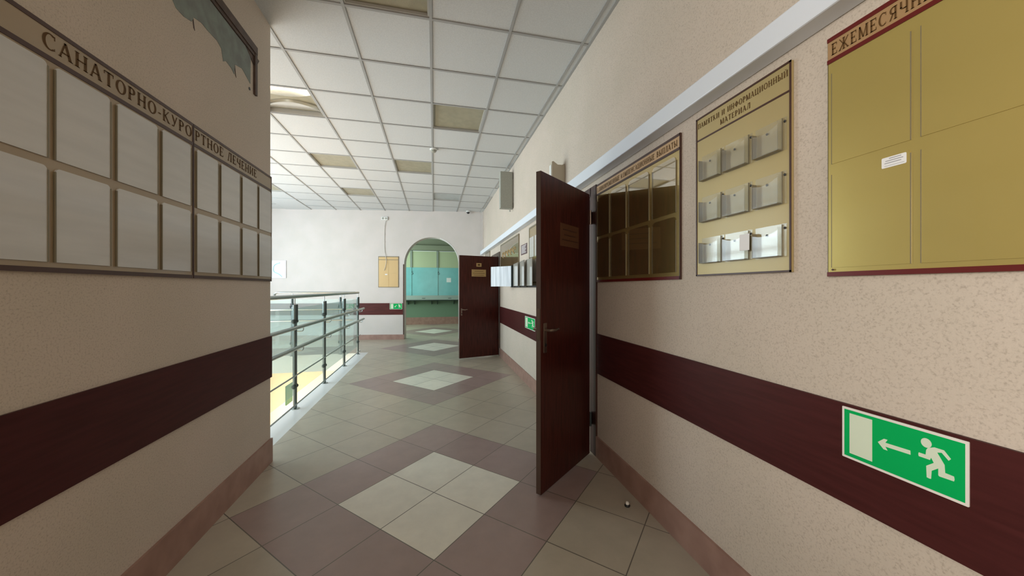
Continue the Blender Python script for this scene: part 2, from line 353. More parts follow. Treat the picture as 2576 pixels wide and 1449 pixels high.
# ------------------------------------------------------------------ setting
mb = MB()
mb.box(VOID_X, 3.3, -4.2, VOID_Y1, -0.33, 0)                    # corridor slab (runs under the right rooms)
mb.box(-5.2, VOID_X, -4.2, VOID_Y0, -0.33, 0)                   # lobby behind the left wall
mb.box(-5.2, 3.3, VOID_Y1, 13.4, -0.33, 0)                      # landing and service room
struct(mb.build('floor', 'floor'), 'tiled floor with light and pink diamonds down the corridor')
mb = MB(); mb.box(-5.2, -1.3, 2.6, 9.6, -3.4, -3.2); struct(mb.build('floor_lower_hall', 'cream'), 'cream floor of the hall below the stair opening')
mb = MB(); mb.box(-5.2, -1.3, 9.4, 9.6, -3.2, -0.33); struct(mb.build('wall_lower_hall', 'cream'), 'cream wall of the hall seen through the stair opening')
mb = MB(); mb.box(-1.5, -1.3, 2.6, 9.4, -3.2, -0.33); mb.box(-5.2, -1.5, 2.6, 2.8, -3.2, -0.33); struct(mb.build('wall_stairwell', 'cream'))
mb = MB(); mb.box(-5.2, VOID_X-0.001, VOID_Y1-0.012, VOID_Y1, -0.34, -0.005); struct(mb.build('trim_1', 'slab'), 'grey green slab edge of the far landing')

# right wall with two door openings
D1 = (2.60, 3.42, 2.07); D2 = (6.70, 7.48, 1.965)
mb = MB()
for y0, y1, z0 in ((-4.2, D1[0], 0), (D1[0], D1[1], D1[2]), (D1[1], D2[0], 0), (D2[0], D2[1], D2[2]), (D2[1], 9.3, 0)):
    mb.box(XR, XR+0.20, y0, y1, z0, HC+0.1)
struct(mb.build('wall_right', 'wall'), 'beige flecked corridor wall carrying the gold boards')
mb = MB(); mb.box(XL-0.30, XL, 0.0, YCOR, 0, HC+0.1); struct(mb.build('wall_left', 'wall'), 'beige flecked wall end beside the stair opening')
mb = MB(); mb.box(-5.2, XL-0.30, 0.0, 0.15, 0, HC+0.1); mb.box(-5.2, XL-0.30, 2.86, VOID_Y0, 0, HC+0.1); struct(mb.build('wall_lobby', 'wall_white'))
mb = MB(); mb.box(-5.2, XR+0.2, -4.4, -4.2, 0, HC+0.1); struct(mb.build('wall_back', 'wall'))
mb = MB(); mb.box(XL-0.25, XL-0.10, -3.2, 0.0, 0, 1.10); struct(mb.build('wall_light_blocker', 'wall'))  # unseen half-height blocker, added to shade the low right wall
# window walls on the left: stair hall and lobby
mb = MB()
WX0, WX1 = -5.2, -5.0
for (y0, y1, zz) in ((2.86, 9.9, (0.25, 3.2)), (-4.2, 0.3, (0.9, 2.9))):
    mb.box(WX0, WX1, y0, y1, -3.4 if y0 > 0 else 0, zz[0]); mb.box(WX0, WX1, y0, y1, zz[1], HC+0.1)
    mb.box(WX0, WX1, y0, y0+0.3, zz[0], zz[1]); mb.box(WX0, WX1, y1-0.5, y1, zz[0], zz[1])
struct(mb.build('wall_window_side', 'wall_white'))
mb = MB()
for k in range(5): mb.box(-5.14, -5.06, 3.16+k*1.27, 3.22+k*1.27, 0.25, 3.2)
mb.box(-5.14, -5.06, 3.16, 9.4, 2.2, 2.26); struct(mb.build('window_1', 'window_frame'))
mb = MB()
for k in range(3): mb.box(-5.14, -5.06, -3.9+k*1.82, -3.84+k*1.82, 0.9, 2.9)
struct(mb.build('window_2', 'window_frame'))

# far wall with the arch (local frame at its right end)
def far(name, mbuild, m, label=None, structure=True, **kw):
    o = mbuild.build(name, m, **kw); o.location = W1; o.rotation_euler = (0, 0, WRZ)
    if structure: struct(o, label)
    return o
AC, AR, ASP = -1.327, 0.692, 1.932
out = [(0.25, 0), (0.25, HC+0.1), (-6.6, HC+0.1), (-6.6, 0), (AC-AR, 0), (AC-AR, ASP)]
out += [(AC+AR*math.cos(PI-PI*k/28), ASP+0.70*math.sin(PI*k/28)) for k in range(1, 28)] + [(AC+AR, ASP), (AC+AR, 0)]
mb = MB(); mb.prism(out, (0, 0.22), lambda u, v, w: (u, w, v))
far('wall_far', mb, 'wall_white', 'pale wall at the corridor end with an arched opening')
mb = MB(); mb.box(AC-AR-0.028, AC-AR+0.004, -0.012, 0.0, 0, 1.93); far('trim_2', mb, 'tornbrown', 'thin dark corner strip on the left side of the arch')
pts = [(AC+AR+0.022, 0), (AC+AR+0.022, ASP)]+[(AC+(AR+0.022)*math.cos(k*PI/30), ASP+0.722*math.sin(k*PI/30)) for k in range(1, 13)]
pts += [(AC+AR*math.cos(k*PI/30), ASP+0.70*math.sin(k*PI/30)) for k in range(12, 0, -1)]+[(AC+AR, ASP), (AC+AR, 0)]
mb = MB(); mb.prism(pts, (-0.006, 0.0), lambda u, v, w: (u, w, v)); far('trim_lit_reveal', mb, 'white', 'white strip painting the brightly lit reveal on the right side of the arch')  # white strip added to stand in for the bright light on the reveal
mb = MB(); mb.box(-6.3, AC-AR-0.03, -0.010, 0, 0.635, 0.932); far('trim_3', mb, 'bandx', 'dark red laminate band on the far wall')
mb = MB(); mb.box(AC+AR+0.024, -0.02, -0.010, 0, 0.635, 0.932); far('trim_4', mb, 'bandx', 'dark red laminate band right of the arch')
mb = MB(); mb.box(-6.3, AC-AR, -0.014, 0, 0, 0.125); mb.box(AC+AR+0.024, -0.02, -0.014, 0, 0, 0.125); far('baseboard_far', mb, 'base')

# bands and skirting of the corridor
def wall_strip(name, side, segs, z0, z1, d, m, label=None):
    mb = MB()
    for y0, y1 in segs:
        if side > 0: mb.box(XR-d, XR, y0, y1, z0, z1)
        else: mb.box(XL, XL+d, y0, y1, z0, z1)
    return struct(mb.build(name, m), label)
FRW = 0.09
R_SEG = [(-4.15, D1[0]-FRW), (D1[1]+FRW, D2[0]-FRW), (D2[1]+FRW, 8.98)]
wall_strip('trim_5', 1, R_SEG, 0.655, 0.963, 0.010, 'band', 'dark red laminate band along the right wall')
wall_strip('trim_6', -1, [(0.02, YCOR+0.006)], 0.643, 0.955, 0.010, 'band', 'dark laminate band along the left wall')
wall_strip('baseboard_right', 1, R_SEG, 0, 0.160, 0.014, 'base')
wall_strip('baseboard_left', -1, [(0.02, YCOR+0.008)], 0, 0.180, 0.014, 'base')
mb = MB(); mb.box(XR-0.082, XR, -4.15, 3.02, 2.172, 2.264); mb.box(XR-0.082, XR, 3.026, 5.8, 2.172, 2.264); mb.box(XR-0.082, XR, 5.806, 8.97, 2.172, 2.264)
struct(mb.build('trim_7', 'duct', bevel=0.006), 'pale blue white cable duct along the right wall')
# conduit corner line in the far right corner
mb = MB(); mb.box(XR-0.03, XR, 8.93, 8.98, 2.264, HC); struct(mb.build('trim_8', 'wall_white'))

# side rooms behind the doors
mb = MB(); mb.box(3.2, 3.3, 2.0, 4.6, 0, 2.7); mb.box(XR+0.2, 3.3, 1.9, 2.0, 0, 2.7); mb.box(XR+0.2, 3.3, 4.5, 4.6, 0, 2.7); mb.box(XR+0.2, 3.3, 2.0, 4.6, 2.7, 2.8)
struct(mb.build('wall_side_room', 'wall_white'))
mb = MB(); mb.box(3.2, 3.3, 6.3, 8.2, 0, 2.7); mb.box(XR+0.2, 3.3, 6.2, 6.3, 0, 2.7); mb.box(XR+0.2, 3.3, 8.1, 8.2, 0, 2.7); mb.box(XR+0.2, 3.3, 6.3, 8.2, 2.7, 2.8)
struct(mb.build('wall_second_room', 'wall_white'))
# service room behind the arch
mb = MB(); mb.box(-3.2, 3.2, 13.0, 13.2, 0, 2.68); struct(mb.build('wall_service_room', 'greenwall'), 'green wall under the service counter beyond the arch')
mb = MB(); mb.box(-3.2, -3.0, 9.95, 13.0, 0, 3.1); mb.box(3.0, 3.2, 9.0, 13.0, 0, 3.1); struct(mb.build('wall_service_sides', 'greenwall'))
mb = MB(); mb.box(-3.2, 3.2, 12.90, 13.2, 2.68, 2.86); mb.box(-3.2, 3.2, 13.0, 13.2, 2.86, 3.1); struct(mb.build('trim_9', 'olive'), 'olive beam above the service windows')
mb = MB(); mb.box(-3.0, 3.0, 12.985, 13.0, 0, 0.26); struct(mb.build('baseboard_service_room', 'base'))
mb = MB(); mb.prism([(-3.2, 9.98), (3.2, 9.03), (3.2, 13.2), (-3.2, 13.2)], (3.10, 3.2), lambda u, v, w: (u, v, w)); struct(mb.build('ceiling_service_room', 'ceil_plain'))

# ceiling: square boards with real openings for the recessed lamps
CX0, CY0, CS = -0.024, 2.638, 0.600
LAMPS = [(-1, -1, 0), (0, 2, 0), (-3, 2, 2), (-3, 5, 0), (-1, 5, 0), (-3, 8, 0), (0, 8, 1), (-6, 8, 0)]
lampset = {(a, b) for a, b, _ in LAMPS}
mb = MB()
for i in range(-9, 3):
    for j in range(-12, 13):
        if (i, j) in lampset: continue
        x0, x1 = max(CX0+i*CS, -5.2), min(CX0+(i+1)*CS, XR+0.01); y0, y1 = CY0+j*CS, CY0+(j+1)*CS
        if x1 <= x0: continue
        mb.add([(x0, y0, HC), (x1, y0, HC), (x1, y1, HC), (x0, y1, HC)], [(0, 3, 2, 1)])
ceil = mb.build('ceiling', 'ceil')
md = ceil.modifiers.new('thickness', 'SOLIDIFY'); md.thickness = 0.012; md.offset = -1
struct(ceil, 'suspended ceiling of square white boards')
mb = MB(); gw = 0.0105; zb = HC-0.004
for i in range(-8, 3): mb.box(CX0+i*CS-gw, CX0+i*CS+gw, -4.2, 10.0, zb-0.004, HC+0.002)
for j in range(-11, 13): mb.box(-5.0, XR, CY0+j*CS-gw, CY0+j*CS+gw, zb-0.003, HC+0.001)
mb.box(XR-0.022, XR, -4.2, 9.2, zb-0.004, HC+0.001)
struct(mb.build('trim_10', 'grid'), 'grey metal grid of the suspended ceiling')
mb = MB(); mb.box(-5.2, XR+0.2, -4.4, 10.2, HC+0.14, HC+0.2); struct(mb.build('ceiling_deck', 'ceil_plain'))

LBL = {(-1, -1): 'nearest unlit square ceiling lamp, cut by the top of the picture', (0, 2): 'unlit recessed square ceiling lamp with khaki diffuser in front of the smoke detector',
       (-3, 2): 'square ceiling lamp with curved bright reflectors by the left wall edge', (-3, 5): 'khaki square ceiling lamp left of the middle, beside the stair opening',
       (-1, 5): 'dull green khaki ceiling lamp just beyond the smoke detector', (-3, 8): 'farther small khaki ceiling lamp left of the middle', (0, 8): 'bluish ceiling lamp nearest the far wall above the arch',
       (-6, 8): 'faint ceiling lamp at far left near the window side'}
for i, j, kind in LAMPS:
    x0, y0 = CX0+i*CS+gw, CY0+j*CS+gw; x1, y1 = x0+CS-2*gw, y0+CS-2*gw; dz = 0.055
    t = thing('ceiling_lamp', ((x0+x1)/2, (y0+y1)/2, HC), 0, LBL[(i, j)], 'ceiling lamp', 'recessed square ceiling lamps')
    a, b = (x1-x0)/2, (y1-y0)/2
    h = MB(); w_ = 0.012
    h.box(-a, -a+w_, -b, b, 0, dz); h.box(a-w_, a, -b, b, 0, dz); h.box(-a+w_, a-w_, -b, -b+w_, 0, dz); h.box(-a+w_, a-w_, b-w_, b, 0, dz)
    h.box(-a, a, -b, b, dz, dz+0.012); h.build('housing', 'lampbox', t)
    if kind < 2:
        MB().box(-a+w_, a-w_, -b+w_, b-w_, dz-0.035, dz-0.026).build('diffuser', 'diffuser_blue' if kind else 'diffuser', t)
    else:
        for s in (-1, 1):
            r = MB(); n = 16; vs = []; fs = []
            for k in range(n+1):
                xx = -a+w_+(2*a-2*w_)*k/n; q = 1-(2*k/n-1)**2
                ya, yb_ = s*(b-0.03), s*(0.06+0.11*(1-q)); vs += [(xx, ya, 0.05), (xx, (ya*2+yb_)/3, 0.025), (xx, yb_, 0.004+0.02*q), (xx, yb_-s*0.004, 0.05)]
            for k in range(n):
                for c in range(3): fs.append((k*4+c, k*4+c+1, k*4+c+5, k*4+c+4))
            r.add(vs, fs).build('reflector', 'reflector', t, smooth=True)
        MB().box(-a+w_, a-w_, -b+w_, b-w_, dz-0.004, dz).build('backplate', 'diffuser', t)

# ------------------------------------------------------------------ doors
def door_frame(name, y0, y1, zt, label):
    t = bpy.data.objects.new(name, None); COL.objects.link(t); t.location = (XR, (y0+y1)/2, 0); struct(t, label)
    m = MB(); c = (y0+y1)/2; d = 0.014
    m.box(-d, 0, y0-FRW-c, y0-c+0.012, 0, zt+0.06); m.box(-d, 0, y1-c-0.012, y1+FRW-c, 0, zt+0.06); m.box(-d, 0, y0-c, y1-c, zt-0.012, zt+0.06)
    m.each('architrave', 'frame', t)
    l = MB(); l.box(0, 0.2, y0-c, y0-c+0.03, 0, zt); l.box(0, 0.2, y1-c-0.03, y1-c, 0, zt); l.box(0, 0.2, y0-c+0.03, y1-c-0.03, zt-0.03, zt)
    l.each('jamb', 'frame', t)
    return t
door_frame('door_3', D1[0], D1[1], D1[2], 'dark wooden frame of the nearer side doorway')
door_frame('door_4', D2[0], D2[1], D2[2], 'dark wooden frame of the farther side doorway')

def handle(t, x, z, s, m='chrome', size=1.0):
    """backplate with lever on the face y=s; lever points towards the hinge (-x)"""
    sg = 1 if s >= 0 else -1
    p = MB(); p.box(x-0.018*size, x+0.018*size, s, s+sg*0.006, z-0.125*size, z+0.065*size); pl = p.build('handle_plate', m, t, bevel=0.002)
    k = MB(); k.tube([(x, s+sg*0.006, z+0.02), (x, s+sg*0.045, z+0.02), (x-0.012, s+sg*0.052, z+0.021), (x-0.05, s+sg*0.052, z+0.017), (x-0.085, s+sg*0.050, z+0.024), (x-0.10, s+sg*0.047, z+0.020)], [0.009, 0.009, 0.010, 0.008, 0.007, 0.005], 10)
    k.build('lever', m, t, smooth=True)
    c = MB(); c.lathe([(0.010, 0), (0.010, 0.006)], (x, s+sg*0.006, z-0.075*size), (0, sg, 0), 12); c.build('keyhole', 'black', pl)

def make_door(name, hinge, rz, L, z0, z1, th, label):
    t = bpy.data.objects.new(name, None); COL.objects.link(t); t.location = hinge; t.rotation_euler = (0, 0, rz); struct(t, label)
    MB().box(0.006, L-0.002, -th, 0, z0, z1).build('leaf', 'door', t, bevel=0.0015)
    MB().box(L-0.002, L, -th+0.001, -0.001, z0+0.002, z1-0.002).build('edge_strip', 'door_edge', t)
    return t
# nearer leaf
t = make_door('door_1', (1.21, 2.56, 0), -2.4482, 0.719, 0.010, 2.062, 0.035, 'open dark mahogany door leaf standing into the corridor, nearest')
handle(t, 0.672, 1.03, 0.0); handle(t, 0.672, 1.03, -0.035)
MB().box(0.719, 0.7205, -0.029, -0.006, 0.99, 1.19).build('lock_plate', 'chrome', t)
b = MB(); b.box(0.20, 0.474, 0.0, 0.003, 1.612, 1.770); pq = b.build('name_plate', 'brassdark', t, label='dull bronze name plate')
mb = MB()
for k, (a, c) in enumerate(((0.235, 0.44), (0.25, 0.42), (0.225, 0.45))): mb.box(a, c, 0.003, 0.0036, 1.725-k*0.036, 1.733-k*0.036)
mb.build('engraved_lines', 'brownline', pq)
for z in (1.88, 0.28):
    h = MB(); h.tube([(0.0, 0.004, z-0.055), (0.0, 0.004, z+0.055)], 0.009, 10); h.box(-0.052, 0.0, -0.002, 0.001, z-0.05, z+0.05)
    h.build('hinge', 'chrome' if z > 1 else 'steel_dark', t, smooth=True)
# farther leaf
t = make_door('door_2', (1.235, 6.655, 0), -2.879, 0.805, 0.022, 1.925, 0.04, 'open dark mahogany door leaf farther along the corridor')
handle(t, 0.765, 0.90, 0.0, size=0.7); handle(t, 0.765, 0.90, -0.04, size=0.7)
b = MB(); b.box(0.277, 0.567, 0, 0.003, 1.536, 1.668); pq = b.build('name_plate', 'brass', t, label='brass plate with lettering lines')
mb = MB()
for k, (a, c) in enumerate(((0.33, 0.51), (0.30, 0.545), (0.32, 0.52))): mb.box(a, c, 0.003, 0.0038, 1.632-k*0.036, 1.638-k*0.036)
mb.build('engraved_lines', 'letter', pq)
b = MB(); b.box(0.370, 0.472, 0, 0.003, 1.722, 1.790); pq = b.build('number_plate', 'brass', t, label='small square brass plate')
mb = MB(); mb.box(0.398, 0.446, 0.003, 0.0038, 1.742, 1.772); mb.build('engraved_number', 'letter', pq)
for z in (1.7, 0.28):
    h = MB(); h.tube([(0, 0.004, z-0.05), (0, 0.004, z+0.05)], 0.008, 8); h.box(-0.03, 0.0, -0.002, 0.001, z-0.045, z+0.045); h.build('hinge', 'chrome', t, smooth=True)

# ------------------------------------------------------------------ boards
def Rb(u, v, w):   # right wall, u grows towards the viewer (reading direction), w out of the wall
    return (-w, -u, v)
def Lb(u, v, w):   # left wall, u grows away from the viewer
    return (w, u, v)
def boxb(mb, B, u0, u1, v0, v1, w0, w1):
    a, b = B(u0, v0, w0), B(u1, v1, w1); return mb.box(a[0], b[0], a[1], b[1], a[2], b[2])

def rounded(u0, u1, v0, v1, r, n=5, corners=(1, 1, 1, 1)):
    pts = []
    for (cx, cy, a0, on) in ((u1-r, v0+r, -90, corners[0]), (u1-r, v1-r, 0, corners[1]), (u0+r, v1-r, 90, corners[2]), (u0+r, v0+r, 180, corners[3])):
        if on: pts += [(cx+r*math.cos(math.radians(a0+90*k/n)), cy+r*math.sin(math.radians(a0+90*k/n))) for k in range(n+1)]
        else: pts.append((cx+r*(1 if a0 in (-90, 0) else -1), cy+r*(1 if a0 in (0, 90) else -1)))
    return pts

# ---- left wall: the two sanatorium boards
def left_board(y0, y1, cols, text, tu0, tu1, label):
    ym = (y0+y1)/2
    t = thing('notice_board', (XL+0.0015, ym, 0), 0, label, 'notice board')
    zb, zt = 1.370, 2.160
    m = MB(); boxb(m, Lb, y0-ym, y1-ym, zb, zt, 0, 0.010); m.build('panel', 'tan', t)
    for nm, a, b_ in (('top_edging', zt-0.014, zt), ('header_edging', 2.047, 2.063), ('bottom_edging', zb, zb+0.016)):
        m = MB(); boxb(m, Lb, y0-ym, y1-ym, a, b_, 0.010, 0.0125); m.build(nm, 'brownline', t)
    m = MB(); boxb(m, Lb, y0-ym-0.001, y0-ym+0.004, zb, zt, 0.0, 0.012); boxb(m, Lb, y1-ym-0.004, y1-ym+0.001, zb, zt, 0.0, 0.012); m.each('side_edging', 'brownline', t)
    lettering('lettering', text, Lb, tu0-ym, tu1-ym, 2.083, 0.052, t, w=(0.010, 0.0112))
    for (c0, c1) in cols:
        for (v0, v1) in ((1.403, 1.708), (1.735, 2.038)):
            p = MB(); p.prism(rounded(c0-ym, c1-ym, v0, v1, 0.014, corners=(0, 1, 1, 0)), (0.010, 0.015), Lb)
            pk = p.build('pocket', 'paper', t)
            e = MB()
            for uu in (c0-ym-0.0035, c1-ym): boxb(e, Lb, uu, uu+0.0035, v0, v1-0.012, 0.010, 0.017)
            e.each('pocket_edge', 'pocket_side', pk)
    return t
left_board(1.165, 2.088, [(1.200, 1.398), (1.424, 1.618), (1.648, 1.850), (1.877, 2.066)], 'САНАТОРНО-КУРО', 1.388, 2.080, 'tan wall board with eight paper pockets, the nearer half of the sanatorium heading')
left_board(2.093, 2.968, [(2.112, 2.294), (2.322, 2.521), (2.549, 2.741), (2.768, 2.955)], 'РТНОЕ ЛЕЧЕНИЕ', 2.106, 2.742, 'tan wall board with eight paper pockets ending at the left wall corner')

# ---- torn print in its old moulding, high on the left wall
t = thing('torn_print', (XL, 2.2, 2.8), 0, 'torn grey teal print in old brown moulding, high on the left wall', 'torn print')
patch = [(1.50, 2.70), (1.60, 2.66), (1.72, 2.70), (1.86, 2.69), (1.93, 2.72), (1.986, 2.668), (2.039, 2.667), (2.097, 2.685), (2.113, 2.719), (2.175, 2.736), (2.223, 2.733), (2.312, 2.736), (2.353, 2.719), (2.371, 2.655), (2.40, 2.675), (2.456, 2.666), (2.487, 2.649), (2.491, 2.714), (2.578, 2.74), (2.68, 2.700), (2.684, 2.915), (2.50, 2.912), (2.25, 2.915), (1.50, 2.915)]
m = MB(); m.prism([(a-2.2, b-2.8) for a, b in patch], (0.0, 0.0025), Lb); m.build('paper_remnant', 'torn', t)
m = MB(); boxb(m, Lb, 1.45-2.2, 2.748-2.2, 0.915-0.8, 0.938-0.8, 0, 0.010); boxb(m, Lb, 1.45-2.2, 2.75-2.2, 0.938-0.8, 0.990-0.8, 0, 0.016)
boxb(m, Lb, 2.722-2.2, 2.752-2.2, 2.655-2.8, 0.938-0.8, 0, 0.014); m.each('moulding', 'tornbrown', t)
m = MB(); m.prism([(0.54, 0.04), (0.60, 0.13), (0.50, 0.135), (0.40, 0.12), (0.47, 0.085)], (0.0027, 0.004), Lb); m.build('dark_scrap', 'tornbrown', t)
m = MB(); m.lathe([(0.010, 0), (0.010, 0.003)], (0.0, 2.671-2.2, 2.662-2.8), (1, 0, 0), 12); m.build('plug_hole', 'black', t)
for (a, b_) in ((2.10, 2.36), (2.487, 2.40)):
    m = MB(); p0 = (a-2.2, -0.135 if a < 2.4 else -0.15)
    m.prism([(p0[0], p0[1]+0.07), (p0[0]+0.006, p0[1]+0.07), (p0[0]+0.022, p0[1]-0.01), (p0[0]+0.012, p0[1])], (0.0, 0.002), Lb); m.build('torn_edge', 'tornbrown', t)

# ---- right wall boards
# board with pockets and long heading, nearest the door
y0, y1 = 2.505, 1.560; ym = (y0+y1)/2
def U(y): return -(y-ym)
t = thing('notice_board', (XR-0.0015, ym, 0), 0, 'glossy gold board with four pocket columns, right beside the near door frame', 'notice board', None)
m = MB(); boxb(m, Rb, U(y0), U(y1), 1.365, 2.122, 0, 0.008); m.build('panel', 'goldm', t)
m = MB(); boxb(m, Rb, U(y0), U(y1), 2.050, 2.108, 0.008, 0.0088); m.build('header', 'goldhdr', t)
for nm, a, b_, mm in (('top_edging', 2.108, 2.122, 'brownline'), ('header_edging', 2.036, 2.050, 'brownline'), ('bottom_edging', 1.365, 1.382, 'redline')):
    m = MB(); boxb(m, Rb, U(y0), U(y1), a, b_, 0.008, 0.010); m.build(nm, mm, t)
m = MB(); boxb(m, Rb, U(y0)-0.001, U(y0)+0.006, 1.365, 2.122, 0.0, 0.010); boxb(m, Rb, U(y1)-0.004, U(y1)+0.001, 1.365, 2.122, 0.0, 0.010); m.each('side_edging', 'brownline', t)
lettering('lettering', 'ЕДИНОВРЕМЕННЫЕ КОМПЕНСАЦИОННЫЕ ВЫПЛАТЫ', Rb, U(2.49), U(1.580), 2.062, 0.032, t, w=(0.008, 0.0097))
for (c0, c1) in ((2.488, 2.302), (2.276, 2.078), (2.042, 1.826), (1.790, 1.590)):
    for (v0, v1) in ((1.403, 1.696), (1.718, 2.012)):
        p = MB(); p.prism(rounded(U(c0), U(c1), v0, v1, 0.022, corners=(0, 1, 1, 0)), (0.010, 0.0125), Rb); pk = p.build('pocket', 'acrylic_gloss', t)
        e = MB()
        for uu in (U(c0)-0.003, U(c1)): boxb(e, Rb, uu, uu+0.003, v0, v1-0.02, 0.008, 0.0125)
        e.each('pocket_edge', 'pocket_side', pk)

# leaflet board
y0, y1 = 1.444, 0.986; ym = (y0+y1)/2
t = thing('leaflet_board', (XR-0.0015, ym, 0), 0, 'narrow gold board with three rows of clear leaflet pockets', 'leaflet board')
m = MB(); boxb(m, Rb, U(y0), U(y1), 1.377, 2.130, 0, 0.010); m.build('panel', 'goldtan', t)
m = MB(); zb, zt = 1.377, 2.130
boxb(m, Rb, U(y0), U(y0)+0.006, zb, zt, 0.010, 0.013); boxb(m, Rb, U(y1)-0.006, U(y1), zb, zt, 0.010, 0.013); boxb(m, Rb, U(y0), U(y1), zt-0.007, zt, 0.010, 0.013); boxb(m, Rb, U(y0), U(y1), zb, zb+0.007, 0.010, 0.013)
m.each('edging', 'brownline', t)
m = MB(); boxb(m, Rb, U(y0), U(y1), 2.020, 2.027, 0.010, 0.012); m.build('header_edging', 'brownline', t)
lettering('lettering', 'ПАМЯТКИ И ИНФОРМАЦИОННЫЙ', Rb, U(1.432), U(0.998), 2.080, 0.023, t, w=(0.010, 0.0112))
lettering('lettering', 'МАТЕРИАЛ', Rb, U(1.300), U(1.150), 2.042, 0.023, t, w=(0.010, 0.0112))
for ri, zb in enumerate((1.822, 1.629, 1.437)):
    for ci, (c0, c1) in enumerate(((1.402, 1.294), (1.268, 1.156), (1.122, 1.018))):
        u0, u1 = U(c0), U(c1); h = 0.094; d = 0.034
        p = MB()   # folded acrylic pocket: back strip, bottom, front with scooped top, sides
        front = [(u0, zb), (u1, zb), (u1, zb+h+0.012)]+[(u0+(u1-u0)*(1-k/8), zb+h-0.012*math.sin(PI*k/8)-(0.010*k/8 if ci == 2 else 0)) for k in range(0, 9)]
        p.prism(front, (d-0.002, d), Rb)
        boxb(p, Rb, u0, u1, zb, zb+0.002, 0.012, d-0.002)
        boxb(p, Rb, u0, u0+0.002, zb, zb+h, 0.012, d-0.002); boxb(p, Rb, u1-0.002, u1, zb, zb+h+0.01, 0.012, d-0.002)
        boxb(p, Rb, u0-0.004, u1+0.016, zb-0.004, zb+h+0.022, 0.0102, 0.012)
        pcs = p.each('leaflet_pocket', 'acrylic', t)
        pk = pcs[0]; pk.name = 'leaflet_pocket'
        for q_, nm_ in zip(pcs[1:], ('pocket_base', 'pocket_side', 'pocket_side', 'back_strip')): q_.name = nm_; q_.data.name = nm_; q_.parent = pk
        for uu in (u0+0.045, u1+0.010):
            s_ = MB(); s_.lathe([(0.0045, 0), (0.0045, 0.002), (0.002, 0.004)], Rb(uu, zb+h+0.006 if uu > u1 else zb+h-0.012, 0.012), (-1, 0, 0), 10); s_.build('screw', 'black', pk)
        e = MB()
        boxb(e, Rb, u1+0.0005, u1+0.0025, zb-0.003, zb+h+0.02, 0.012, 0.016); boxb(e, Rb, u0-0.001, u0+0.001, zb, zb+h, 0.012, d); boxb(e, Rb, u0, u1, zb-0.002, zb, 0.012, d)
        e.each('pocket_edge', 'pocket_side', pk)
tl = MB(); boxb(tl, Rb, 0.040, 0.084, 1.470, 1.535, 0.0, 0.0015)
o = tl.build('leaflet', 'sheet'); o.location = (XR-0.037, ym, 0); tag(o, 'small pale leaflet sticking to the right pocket of the lowest row', 'leaflet')

# big monthly board
y0, y1 = 0.869, -0.40; ym = (y0+y1)/2
t = thing('notice_board', (XR-0.0015, ym, 0), 0, 'large gold board with oxblood edging cut off by the right picture edge', 'notice board')
m = MB(); boxb(m, Rb, U(y0), U(y1), 1.358, 2.118, 0, 0.010); m.build('panel', 'gold', t)
m = MB(); boxb(m, Rb, U(y0), U(y1), 2.050, 2.106, 0.010, 0.0106); m.build('header', 'goldhdr', t)
for nm, a, b_ in (('top_edging', 2.106, 2.119), ('header_edging', 2.037, 2.050), ('bottom_edging', 1.357, 1.371)):
    m = MB(); boxb(m, Rb, U(y0)-0.001, U(y1), a, b_, 0.010, 0.0125); m.build(nm, 'redline', t)
m = MB(); boxb(m, Rb, U(y0)-0.001, U(y0)+0.001, 1.358, 2.118, 0.0, 0.010); m.each('side_edging', 'pocket_side', t)
lettering('lettering', 'ЕЖЕМЕСЯЧНЫЕ', Rb, U(0.858), U(0.600), 2.060, 0.036, t, w=(0.010, 0.0118))
for (c0, c1) in ((0.856, 0.670), (0.648, 0.452), (0.430, 0.234), (0.212, 0.016), (-0.006, -0.20)):
    for (v0, v1) in ((1.385, 1.690), (1.714, 2.012)):
        p = MB(); p.prism(rounded(U(c0), U(c1), v0, v1, 0.012, corners=(0, 1, 1, 0)), (0.010, 0.0122), Rb); pk = p.build('pocket', 'gold', t)
        e = MB()
        for uu in (U(c0)-0.0018, U(c1)): boxb(e, Rb, uu, uu+0.0018, v0, v1-0.01, 0.010, 0.0126)
        e.each('pocket_edge', 'pocket_side', pk)
m = MB(); m.lathe([(0.003, 0), (0.003, 0.002)], Rb(U(0.853), 1.378, 0.0125), (-1, 0, 0), 10); m.build('screw', 'brownline', t)
m = MB(); m.prism(rounded(-0.0265, 0.0265, -0.0145, 0.0145, 0.003), (0.0, 0.0008), Rb)
o = m.build('sticker', 'sheet'); o.location = (XR-0.0145, 0.703, 1.670); o.rotation_euler = (0.0, 0, 0)
tag(o, 'small white printed sticker on the large gold board', 'sticker')
m = MB()
for k, (a, b_) in enumerate(((-0.010, 0.016), (-0.018, 0.020), (-0.020, 0.016), (-0.020, 0.022))):
    boxb(m, Rb, a, b_, 0.009-k*0.006, 0.011-k*0.006-(0.003 if k == 3 else 0), 0.0008, 0.0010)
m.build('print_lines', 'sheetprint', o)

